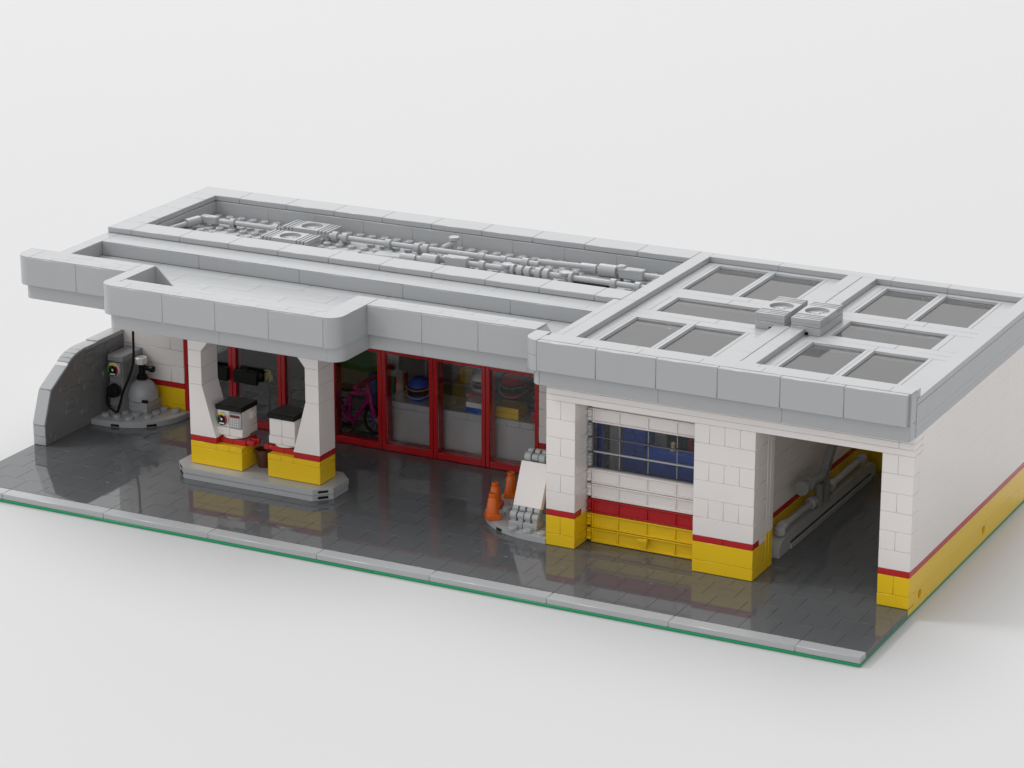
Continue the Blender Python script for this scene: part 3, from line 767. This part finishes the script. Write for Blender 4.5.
def pump(label, x0, sgn, front):
    t = thing('fuel_pump', label, 'fuel pump', (x0+1, 10.3, 3.0), 'fuel pumps on the island')
    # red foot
    a, b = (15.02, 16.98) if sgn > 0 else (19.02, 20.98)
    m = MB(); m.box(a, (a+b)/2-G, 9.5, 10.98, 3.0, 3.36, .025); m.box((a+b)/2+G, b, 9.5, 10.98, 3.0, 3.36, .025); m.build('red_foot', 'red', t)
    MB().lathe([(.85, 0), (.92, .04), (.92, .2), (0, .2)], (x0+1, 10.35, 3.37), 28).build('round_foot', 'white', t)
    z0, z1, y0, y1 = 3.58, 5.32, 9.45, 11.35
    m = MB()
    m.box(x0, x0+1-G, y0, y1, z0, z0+.55, .03); m.box(x0+1+G, x0+2, y0, y1, z0, z0+.55, .03)
    if sgn > 0: m.box(x0+.02, x0+1.98, y0+.12, y1, z0+.56, z1, .03)
    else:
        m.box(x0+.05, x0+1-G, y0+.03, y1, z0+.56, z1, .03); m.box(x0+1+G, x0+2, y0+.03, y1, z0+.56, z1, .03)
        for k in (0, 1): m.lathe([(.2, 0), (.2, .1), (0, .1)], (x0+.04, y0+.5, z0+.8+.45*k), 12, Matrix.Rotation(-PI/2, 3, 'Y'))
    bd = m.build('pump_body', 'white', t)
    MB().box(x0-.02, x0+2.06, y0-.13, y1+.05, z1+.02, z1+.38, .06).build('cap', 'black', t)
    if front:
        gauge(t, x0+.43, 9.55, 4.68, .46)
        k = MB(); k.box(x0+.98, x0+1.98, 9.38, 9.56, 4.18, 5.24, .04); kb = k.build('keypad', 'silver', t)
        MB().box(x0+1.1, x0+1.86, 9.365, 9.4, 4.93, 5.1, .01).build('display', 'black', kb)
        d = MB()
        for i in range(4): 
            x = x0+1.14+.185*i
            for (u0, u1, v0, v1) in ((.01, .12, .0, .025), (.01, .12, .055, .08), (.01, .12, .11, .13), (0, .025, 0, .13), (.1, .125, 0, .13)): d.box(x+u0, x+u1, 9.355, 9.368, 4.95+v0, 4.95+v1, .002)
        d.build('digits', 'red', kb)
        d = MB()
        for r in range(4):
            for c in range(4): d.lathe([(.045, 0), (.045, .02), (0, .02)], (x0+1.2+.17*c, 9.382, 4.8-.15*r), 8, Matrix.Rotation(PI/2, 3, 'X'))
        d.build('keys', 'pwhite', kb)
        MB().lathe([(.3, 0), (.33, .04), (.33, .12), (.15, .16), (.15, .1), (0, .1)], (x0+2.0, 10.75, 4.85), 20, Matrix.Rotation(PI/2, 3, 'Y')).build('side_knob', 'white', t)
    xs = b+.02 if sgn > 0 else a-.02
    m = MB(); s_ = 1 if sgn > 0 else -1
    m.cyl((xs, 9.8, 3.2), (xs+s_*.35, 9.75, 3.2), .22, 12); q = sorted((xs+s_*.25, xs+s_*.6)); m.box(q[0], q[1], 9.5, 9.9, 3.05, 3.4, .04)
    if sgn > 0: m.box(xs+.5, xs+.8, 9.9, 10.2, 3.1, 3.5, .03).box(xs+.2, xs+.7, 9.85, 10.0, 3.35, 3.5, .03)
    m.build('nozzle', 'red', t)
    return t
pump('white fuel pump with gauge, keypad and black cap beside the left column', 14.8, 1, True)
pump('plain white fuel pump with black cap seen from behind, beside the right column', 18.85, -1, False)
fp = thing('flower_pot', 'small brown bucket-shaped pot between the two pumps', 'pot', (17.7, 10.6, 1.39))
MB().lathe([(.36, 0), (.4, .03), (.52, 1.0), (.6, 1.02), (.6, 1.22), (.5, 1.22), (.42, .4), (0, .4)], (17.7, 10.6, 1.39), 24).build('pot_body', 'brown', fp)

# black panels hanging on the shop windows
for x0, x1, lab in ((7.9, 9.85, 'black rectangular panel on the shop window left of the red post behind the pump'), (10.3, 12.25, 'black rectangular panel on the shop window right of the red post behind the pump')):
    t = thing('window_panel', lab, 'panel', ((x0+x1)/2, 18.85, 3.9), 'black panels on the shop window')
    MB().box(x0, x1, 18.6, 18.9, 3.88, 4.85, .05).build('panel_face', 'black', t)
    MB().box(x0+.1, x1-.1, 18.9, 19.155, 3.98, 4.75, .03).build('panel_mount', 'black', t)
t = thing('printed_card', 'black card with yellow print standing inside the shop behind the window panel', 'card', (12.6, 19.8, 3.5))
MB().box(12.2, 13.1, 19.6, 19.7, 3.9, 4.9, .02).build('card_face', 'black', t)
m = MB()
for k in range(5): m.box(12.3+.14*k, 12.38+.14*k, 19.58, 19.6, 4.0+.13*(k % 3), 4.5+.1*(k % 4), .005)
m.box(12.25, 12.8, 19.58, 19.6, 4.76, 4.82, .005); m.build('card_print', 'pyellow', t)
MB().box(12.5, 12.7, 19.6, 19.7, .6, 3.9, .02).build('card_stand', 'black', t)

# ------------------------------------------------------------------ traffic cones
def cone(label, x, y, z=1.006, rot=42):
    t = thing('traffic_cone', label, 'traffic cone', (x, y, z), 'orange traffic cones by the sign board')
    T = Matrix.Translation((x, y, z)) @ Matrix.Rotation(math.radians(rot), 4, 'Z')
    MB().box(-.45, .45, -.45, .45, 0, .38, .04, T).build('cone_base', 'orange', t)
    MB().lathe([(.43, 0), (.43, .08), (.29, 1.02), (.25, 1.06), (.25, 1.3), (.21, 1.34), (.14, 1.34), (.12, 1.15), (0, 1.15)], (x, y, z+.38), 28).build('cone_body', 'orange', t)
    return t
cone('orange traffic cone nearest the front edge of the round platform', 35.42, 9.6)
cone('orange traffic cone just behind the frontmost cone', 34.6, 11.55, rot=8)
cone('orange traffic cone standing behind the front pair, left of the sign board', 34.62, 13.75, rot=20)
cone('orange traffic cone mostly hidden behind the white sign board', 34.75, 15.5, rot=0)

# ------------------------------------------------------------------ sign board on hinges
sb = thing('sign_board', 'blank white tilted sign board held on grey hinge clips left of the garage pillar', 'sign', (38, 10, 1.0))
p0 = Vector((36.95, 9.45, 2.3)); p1 = Vector((36.42, 11.7, 4.58)); wv = Vector((1.98, 0, .0))
p0 = Vector((37.0, 9.35, 2.3)); p1 = Vector((36.95, 10.65, 4.9))
d = (p1-p0); L_ = d.length; d.normalize(); n_ = Vector((1, 0, 0)).cross(d).normalized()
T = Matrix(((1, d.x, n_.x, p0.x), (0, d.y, n_.y, p0.y), (0, d.z, n_.z, p0.z), (0, 0, 0, 1)))
MB().box(0, 1.98, 0, L_, -.4, 0, .03, T).build('board', 'white', sb)
m = MB()
for k in (0, 1):
    x = 36.95 + k*1.02
    m.box(x, x+.98, 8.8, 9.75, 1.006, 1.42, .03)
m.build('hinge_base', 'lgrey', sb)
m = MB()
for x in (37.0, 37.5, 38.02, 38.52):
    m.cyl((x, 9.15, 1.75), (x+.44, 9.15, 1.75), .3 if x in (37.0, 38.02) else .24, 16); m.box(x+.05, x+.4, 8.95, 9.35, 1.4, 1.75, .03)
    m.cyl((x, 9.45, 2.1), (x+.4, 9.45, 2.1), .2, 14)
m.build('lower_hinge', 'lgrey', sb)
m = MB()
for x in (37.1, 37.6, 38.1, 38.6):
    m.cyl((x, 11.0, 5.1), (x+.44, 11.0, 5.1), .3 if x in (37.1, 38.1) else .24, 16); m.cyl((x+.05, 11.35, 5.35), (x+.4, 11.35, 5.35), .22, 14)
m.build('upper_hinge', 'lgrey', sb)
m = MB()
Tb = Matrix(((1, 0, 0, 37.0), (0, 1, -.12, 11.9), (0, .0, 1, 1.0), (0, 0, 0, 1)))
m.box(.0, 1.98, 0, .35, 0, 4.2, .03, Tb); m.build('back_leg', 'wallgrey', sb)

# ------------------------------------------------------------------ inside the garage: wash rail
ml = thing('lift_rail', 'long light grey rail machine with pipes on the floor along the garage inner wall', 'machine', (53.6, 20, .6))
m = MB()
pf = [(12.3, .62), (12.3, 1.05), (12.45, 1.35), (12.8, 1.62), (13.4, 1.8), (28.6, 1.8), (29.2, 1.6), (29.5, 1.2), (29.5, .62)]
m.prism(pf[::-1], .98, 'x', 53.03); m.prism([(14.2, .64), (14.2, .95), (28.5, .95), (28.5, .64)][::-1], .12, 'x', 54.0)
m.build('rail_body', 'lgrey', ml)
m = MB(); m.box(54.0, 54.03, 14.2, 28.5, .98, 1.12, .01); m.build('rail_slot', 'black', ml)
m = MB(); m.cyl((53.7, 13.6, 2.3), (53.7, 18.6, 2.25), .22); m.cyl((53.7, 13.3, 2.3), (53.7, 13.8, 2.3), .34, 18); m.lathe([(.25, 0), (.36, .1), (.36, .5), (.2, .6), (0, .6)], (53.7, 13.2, 1.8), 16)
m.cyl((53.7, 18.2, 2.25), (53.7, 18.8, 2.25), .38, 18); m.build('pipe', 'silver', ml)
m = MB(); m.cyl((53.7, 21.6, 2.35), (53.7, 27.6, 2.4), .22); m.cyl((53.7, 27.0, 2.4), (53.7, 27.7, 2.4), .34, 16); m.cyl((53.7, 21.5, 2.3), (53.7, 22.0, 2.4), .36, 16); m.build('pipe', 'silver', ml)
m = MB(); m.cyl((53.9, 19.2, 1.8), (53.9, 19.2, 3.4), .3, 16); m.cyl((53.9, 20.3, 1.8), (53.9, 20.3, 3.6), .3, 16); m.build('post', 'wallgrey', ml)
m = MB(); m.cyl((54.1, 15.9, 4.15), (54.0, 19.4, 3.8), .33, 16); m.cyl((54.1, 15.5, 4.2), (54.1, 15.8, 4.2), .48, 22); m.cyl((54.1, 15.85, 4.18), (54.1, 16.1, 4.15), .36, 20); m.cyl((54.05, 16.6, 4.1), (54.05, 17.0, 4.08), .46, 20)
m.build('motor', 'midgrey', ml)
m = MB()
T = Matrix.Translation((54.0, 19.5, 3.6)) @ Matrix.Rotation(math.radians(-42), 4, 'X')
m.box(-.25, .25, -.3, .3, -.2, 4.2, .06, T); m.box(-.18, .18, -.4, .0, 0, .5, .04, T); m.build('arm', 'midgrey', ml)

# things behind the garage door glass
t = thing('tool_cabinet', 'tall blue cabinet seen through the left of the garage door windows', 'cabinet', (43.0, 14.5, .6), 'blue cabinets inside the garage')
MB().box(40.85, 41.3, 13.6, 15.2, .61, 9.2, .03).build('cabinet_body', 'blue', t)
t = thing('tool_cabinet', 'wide blue cabinet seen through the middle of the garage door windows', 'cabinet', (44.6, 14.7, .6), 'blue cabinets inside the garage')
m = MB()
for k in range(7): m.box(42.45, 43.3, 14, 15.5, .61+1.2*k, 1.8+1.2*k, .03); m.box(43.32, 44.05, 14, 15.5, .61+1.2*k, 1.8+1.2*k, .03)
m.build('cabinet_body', 'blue', t)
t = thing('gear_rack', 'grey post with a black toothed rack between the blue cabinets', 'rack', (43.2, 13.8, .6))
MB().box(41.68, 42.4, 13.7, 14.3, .61, 9.2, .03).build('rack_post', 'silver', t)
m = MB(); m.box(41.35, 41.6, 13.7, 14.0, .61, 9.2, .02)
for k in range(17): m.cyl((41.6, 13.68, 1+.5*k), (41.6, 14.0, 1+.5*k), .14, 8)
m.build('rack_teeth', 'black', t)
t = thing('workbench', 'blue workbench behind the right half of the garage door windows', 'workbench', (47.2, 14, .6))
MB().box(44.5, 49.9, 12.9, 14.0, 5.4, 6.1, .08).build('bench_top', 'blue', t)
MB().box(44.7, 49.8, 13.1, 13.9, .61, 5.4, .05).build('bench_body', 'blue', t)
MB().lathe([(.2, 0), (.12, .3), (.16, .5), (0, .6)], (46.2, 13.5, 6.1), 12).build('bench_tool', 'tan', t)
t = thing('garage_shelf', 'shelf with black, red and yellow boxes on the garage rear wall', 'shelf', (48.5, 18.5, .6))
MB().box(43.0, 51.6, 17.0, 18.4, 4.3, 4.5, .02).box(43.0, 43.2, 17, 18.4, .61, 4.3, .02).box(51.4, 51.6, 17, 18.4, .61, 4.3, .02).build('shelf_board', 'silver', t)
for lab, x0, x1, h, c in (('white box at the left of the garage shelf', 43.2, 44.1, 2.0, 'white'), ('black box on the garage shelf between the white and red boxes', 44.25, 45.5, 1.9, 'black'), ('narrow red box on the garage shelf', 45.6, 45.95, 2.1, 'red'), ('yellow box at the right of the garage shelf', 46.05, 48.3, 2.0, 'yellow')):
    tag(B(x0, x1, 17.1, 18.2, 4.502, 4.5+h, .04).build('storage_box', c), lab, 'box', 'boxes on the garage shelf')

# ------------------------------------------------------------------ inside the shop
ct = thing('shop_counter', 'long light grey counter just inside the right shop windows', 'counter', (28, 21.6, .6))
m = MB(); course_x(m, 21.2, 33.9, 20.25, 23.2, .61, 3.35, [], .03); m.build('counter_body', 'counter', ct)
m = MB(); course_x(m, 21.2, 33.9, 20.2, 21.2, 3.36, 3.8, [24, 26, 28, 29, 31, 32, 33], .03); course_x(m, 21.2, 33.9, 21.2, 23.2, 3.36, 3.8, [26, 30], .03); m.build('counter_top', 'counter', ct)
def helmet(label, x, y, z, col, sc_=1.0, yaw=0):
    t = thing('helmet', label, 'helmet', (x, y, z), 'racing helmets in the shop')
    Rz = Matrix.Rotation(math.radians(yaw), 3, 'Z') @ Matrix.Scale(sc_, 3)
    prof = [(.55, 0), (.72, .12), (.8, .45), (.83, .8)] + [(.83*math.cos(a), .85+.72*math.sin(a)) for a in [PI/2*k/8 for k in range(1, 8)]] + [(0, 1.57)]
    m = MB(); n = len(prof); seg = 32; vs = []; fs = []
    for i in range(seg):
        a = 2*PI*i/seg
        for r, h in prof: vs.append(Rz @ Vector((r*math.cos(a)*1.0, r*math.sin(a)*1.08, h)) + Vector((x, y, z)))
    for i in range(seg):
        am = (360*(i+.5)/seg)
        for j in range(n-1):
            hm = (prof[j][1]+prof[j+1][1])/2
            if 215 < am < 325 and .42 < hm < .95: continue
            a, b = i*n+j, ((i+1) % seg)*n+j; fs.append((a, b, b+1, a+1))
    m.add(vs, fs); m.build('shell', col, t)
    m = MB(); m.lathe([(.62, .2), (.68, .5), (.66, 1.0), (.4, 1.3), (0, 1.35)], (x, y, z), 28, Rz); m.build('liner', 'black', t)
    m = MB(); pts = []
    for k in range(13):
        a = math.radians(200+140*k/12); pts.append(Rz @ Vector((.9*math.cos(a), .97*math.sin(a), .95-.12*math.sin(PI*k/12))) + Vector((x, y, z)))
    m.tube(pts, .03, 8)
    pts = [Rz @ Vector((.92*math.cos(math.radians(195+150*k/12)), 1.0*math.sin(math.radians(195+150*k/12)), .62-.32*math.sin(PI*k/12))) + Vector((x, y, z)) for k in range(13)]
    m.tube(pts, .035, 8); m.build('visor_rim', 'silver', t)
    return t
helmet('blue racing helmet standing on the shop counter', 23.62, 21.5, 3.8, 'blue', 1.05, 12)
sf = thing('display_shelf', 'raised grey display shelf behind the counter holding helmets', 'shelf', (29, 23.9, .6))
MB().box(26.6, 33.8, 22.6, 24.4, 4.1, 4.35, .03).box(26.6, 27.0, 23.3, 24.3, .61, 4.1, .02).box(33.4, 33.8, 23.3, 24.3, .61, 4.1, .02).build('shelf_board', 'wallgrey', sf)
helmet('white racing helmet behind the middle window post', 27.6, 23.3, 4.35, 'white', 1.0, 20)
helmet('dark red racing helmet behind the right shop window', 30.0, 23.3, 4.35, 'red', 1.15, 10)
helmet('dark grey racing helmet at the right end of the display shelf', 32.2, 23.6, 4.35, 'wallgrey', .95, 5)
def boxthing(label, x0, x1, y0, y1, z0, parts, group='boxes on the shop counter'):
    t = thing('product_box', label, 'box', ((x0+x1)/2, (y0+y1)/2, z0), group)
    z = z0
    for h, c in parts:
        B(x0, x1, y0, y1, z+.004, z+h, .03).build('box_layer', c, t); z += h
boxthing('white and blue box on the counter left of a red post', 27.75, 29.6, 20.45, 21.9, 3.8-.004, [(.36, 'blue'), (.38, 'white')])
boxthing('tan and red box on the counter behind the white and blue box', 27.1, 28.4, 22.0, 22.9, 3.8-.004, [(.4, 'tan'), (.38, 'red')])
boxthing('yellow two-layer box on the counter behind the right window', 29.9, 31.75, 20.45, 21.9, 3.8-.004, [(.4, 'yellow'), (.38, 'yellow')])
boxthing('red stack at the right end of the shop counter', 32.75, 33.7, 20.45, 21.4, 3.8-.004, [(.4, 'red'), (.4, 'red')])
for lab, x0, c in (('green case standing on the left end of the shop counter', 21.22, 'pgreen'), ('dark red case standing beside the green one on the counter', 21.6, 'red')):
    t = thing('carry_case', lab, 'case', (x0+.15, 22.3, 3.8), 'cases on the shop counter')
    MB().box(x0, x0+.3, 21.6, 23.0, 3.804, 5.1, .08).build('case_body', c, t)
# wall shelves with goods at the back
bs = thing('back_shelf', 'grey wall shelving with yellow and red goods along the shop rear wall', 'shelf', (26, 29.8, .6))
m = MB()
for z in (2.5, 4.0, 5.5, 7.0): m.box(20, 38, 28.8, 30.9, z, z+.15, .02)
for x in (20, 26, 32, 37.8): m.box(x, x+.2, 28.8, 30.9, .61, 8.2, .02)
m.build('shelf_board', 'lgrey', bs)
goods = [(20.6, 21.9, 4.15, .9, 'yellow'), (22.6, 23.6, 2.65, 1.1, 'yellow'), (24.0, 25.6, 4.15, 1.1, 'white'), (21, 22.6, 5.65, .8, 'yellow'), (26.4, 28.2, 2.65, 1.3, 'red'), (28.5, 29.8, 2.65, 1.25, 'yellow'),
         (26.5, 28.6, 4.15, .6, 'blue'), (29.2, 31.4, 4.15, 1.0, 'wallgrey'), (32.6, 34.6, 4.15, 1.1, 'yellow'), (35, 37, 4.15, .8, 'red'), (32.6, 34, 2.65, 1.2, 'blue'), (27, 29, 5.65, .7, 'white')]
for k, (x0, x1, z, h, c) in enumerate(goods):
    tag(B(x0, x1, 29.2, 30.6, z+.003, z+h, .05).build('stock_box', c),
        '%s stock box on the %s shelf of the rear shelving, at its %s' % ({'lgrey': 'light grey', 'wallgrey': 'dark grey'}.get(c, c), {2.65: 'lower', 4.15: 'middle', 5.65: 'top'}[z],
        'far left end' if x0 < 22.2 else 'left part' if x0 < 26 else 'centre left' if x0 < 28.3 else 'centre' if x0 < 30 else 'right part' if x0 < 34 else 'far right end'), 'box', 'stock boxes on the rear shelves')
tag(B(12.4, 16.4, 29.4, 30.8, 2.2, 5.2, .1).build('green_display', 'leaf'), 'large dark green display block against the shop rear wall', 'display')
tag(MB().box(18.4, 19.0, 23.5, 24.1, .61, 4.3, .05).build('blue_canister', 'blue'), 'blue upright canister behind the bicycle', 'canister')

# bicycle
bk = thing('bicycle', 'magenta bicycle with thin spoked wheels standing inside the shop window', 'bicycle', (18.9, 21.5, .6))
yb = 21.5
def bar(m, a, b, r=.17): m.cyl((a[0], yb, a[1]), (b[0], yb, b[1]), r, 12, .02)
m = MB()
bar(m, (19.41, 4.35), (20.03, 1.85), .19); bar(m, (18.13, 3.45), (19.5, 3.6), .2); bar(m, (19.55, 3.3), (18.3, 1.3), .18); bar(m, (18.15, 3.5), (17.95, 1.3), .16)
bar(m, (18.13, 3.3), (17.3, 1.9), .15); bar(m, (17.3, 1.9), (18.2, 1.3), .16); m.lathe([(.35, -.2), (.35, .2), (0, .2)], (18.15, yb, 1.3), 14, Matrix.Rotation(PI/2, 3, 'X'))
m.build('frame', 'pink', bk)
MB().cyl((19.35, yb-1.5, 4.4), (19.45, yb, 4.5), .18).cyl((19.45, yb, 4.5), (19.35, yb+1.5, 4.4), .18).build('handlebar', 'pink', bk)
MB().box(17.3, 18.3, yb-.3, yb+.3, 3.5, 3.72, .1).build('saddle', 'black', bk)
for cx in (20.2, 17.0):
    m = MB(); P = [(cx+.98*math.cos(2*PI*k/28), yb, 1.72+.98*math.sin(2*PI*k/28)) for k in range(29)]
    m.tube(P, .12, 8); wh = m.build('wheel', 'black', bk)
    m = MB()
    for k in range(10): a = PI*k/5; m.cyl((cx, yb, 1.72), (cx+.9*math.cos(a), yb, 1.72+.9*math.sin(a)), .03, 6, .005)
    m.build('spokes', 'silver', wh)
MB().cyl((18.15, yb-.5, 1.3), (18.15, yb+.5, 1.3), .1).box(17.9, 18.5, yb-.75, yb-.45, 1.2, 1.4, .04).build('pedal', 'black', bk)

# ------------------------------------------------------------------ camera
cam = bpy.data.cameras.new('camera'); co = bpy.data.objects.new('camera', cam); COL.objects.link(co); sc.camera = co
cam.sensor_width = 36; cam.lens = 36*2938.3/1024; cam.clip_start = .02; cam.clip_end = 60
co.location = Vector((116.51, -146.741, 67.177))*S
co.rotation_euler = (PI/2 - .313644, 0, .471465)

# ------------------------------------------------------------------ light: bright studio dome and one large softbox
wd_ = bpy.data.worlds.new('World'); sc.world = wd_; wd_.use_nodes = True
nt = wd_.node_tree; bg = nt.nodes['Background']
tc = nt.nodes.new('ShaderNodeTexCoord'); dp = nt.nodes.new('ShaderNodeVectorMath'); dp.operation = 'DOT_PRODUCT'
dp.inputs[1].default_value = Vector((-.45, .87, .22)).normalized()
nt.links.new(tc.outputs['Generated'], dp.inputs[0])
mr = nt.nodes.new('ShaderNodeMapRange'); mr.interpolation_type = 'SMOOTHSTEP'
mr.inputs['From Min'].default_value = .55; mr.inputs['From Max'].default_value = .93
mr.inputs['To Min'].default_value = .62; mr.inputs['To Max'].default_value = 1.08      # studio dome with a brighter rear sweep
nt.links.new(dp.outputs['Value'], mr.inputs['Value'])
d2 = nt.nodes.new('ShaderNodeVectorMath'); d2.operation = 'DOT_PRODUCT'; d2.inputs[1].default_value = Vector((-.62, -.72, .15)).normalized()
nt.links.new(tc.outputs['Generated'], d2.inputs[0])
m2 = nt.nodes.new('ShaderNodeMath'); m2.operation = 'MULTIPLY_ADD'; m2.inputs[1].default_value = .30       # key side of the dome
nt.links.new(d2.outputs['Value'], m2.inputs[0]); nt.links.new(mr.outputs['Result'], m2.inputs[2]); nt.links.new(m2.outputs[0], bg.inputs['Strength'])
bg.inputs[0].default_value = (1, 1, 1, 1)
def lamp(name, D, size, dist, e):
    la = bpy.data.lights.new(name, 'AREA'); la.shape = 'DISK'; la.size = size*S
    lo = bpy.data.objects.new(name, la); COL.objects.link(lo)
    D = Vector(D).normalized(); lo.location = Vector((32, 30, 0))*S + D*dist*S
    lo.rotation_euler = D.to_track_quat('Z', 'Y').to_euler()
    la.energy = e * PI * PI * (dist*S)**2
lamp('overhead_softbox', (-.18, .55, 1.0), 760, 1000, .56)
lamp('key_softbox', (-.90, -.28, 1.0), 240, 1000, .29)
sc.view_settings.view_transform = 'Standard'; sc.view_settings.look = 'None'; sc.view_settings.exposure = 0; sc.view_settings.gamma = 1
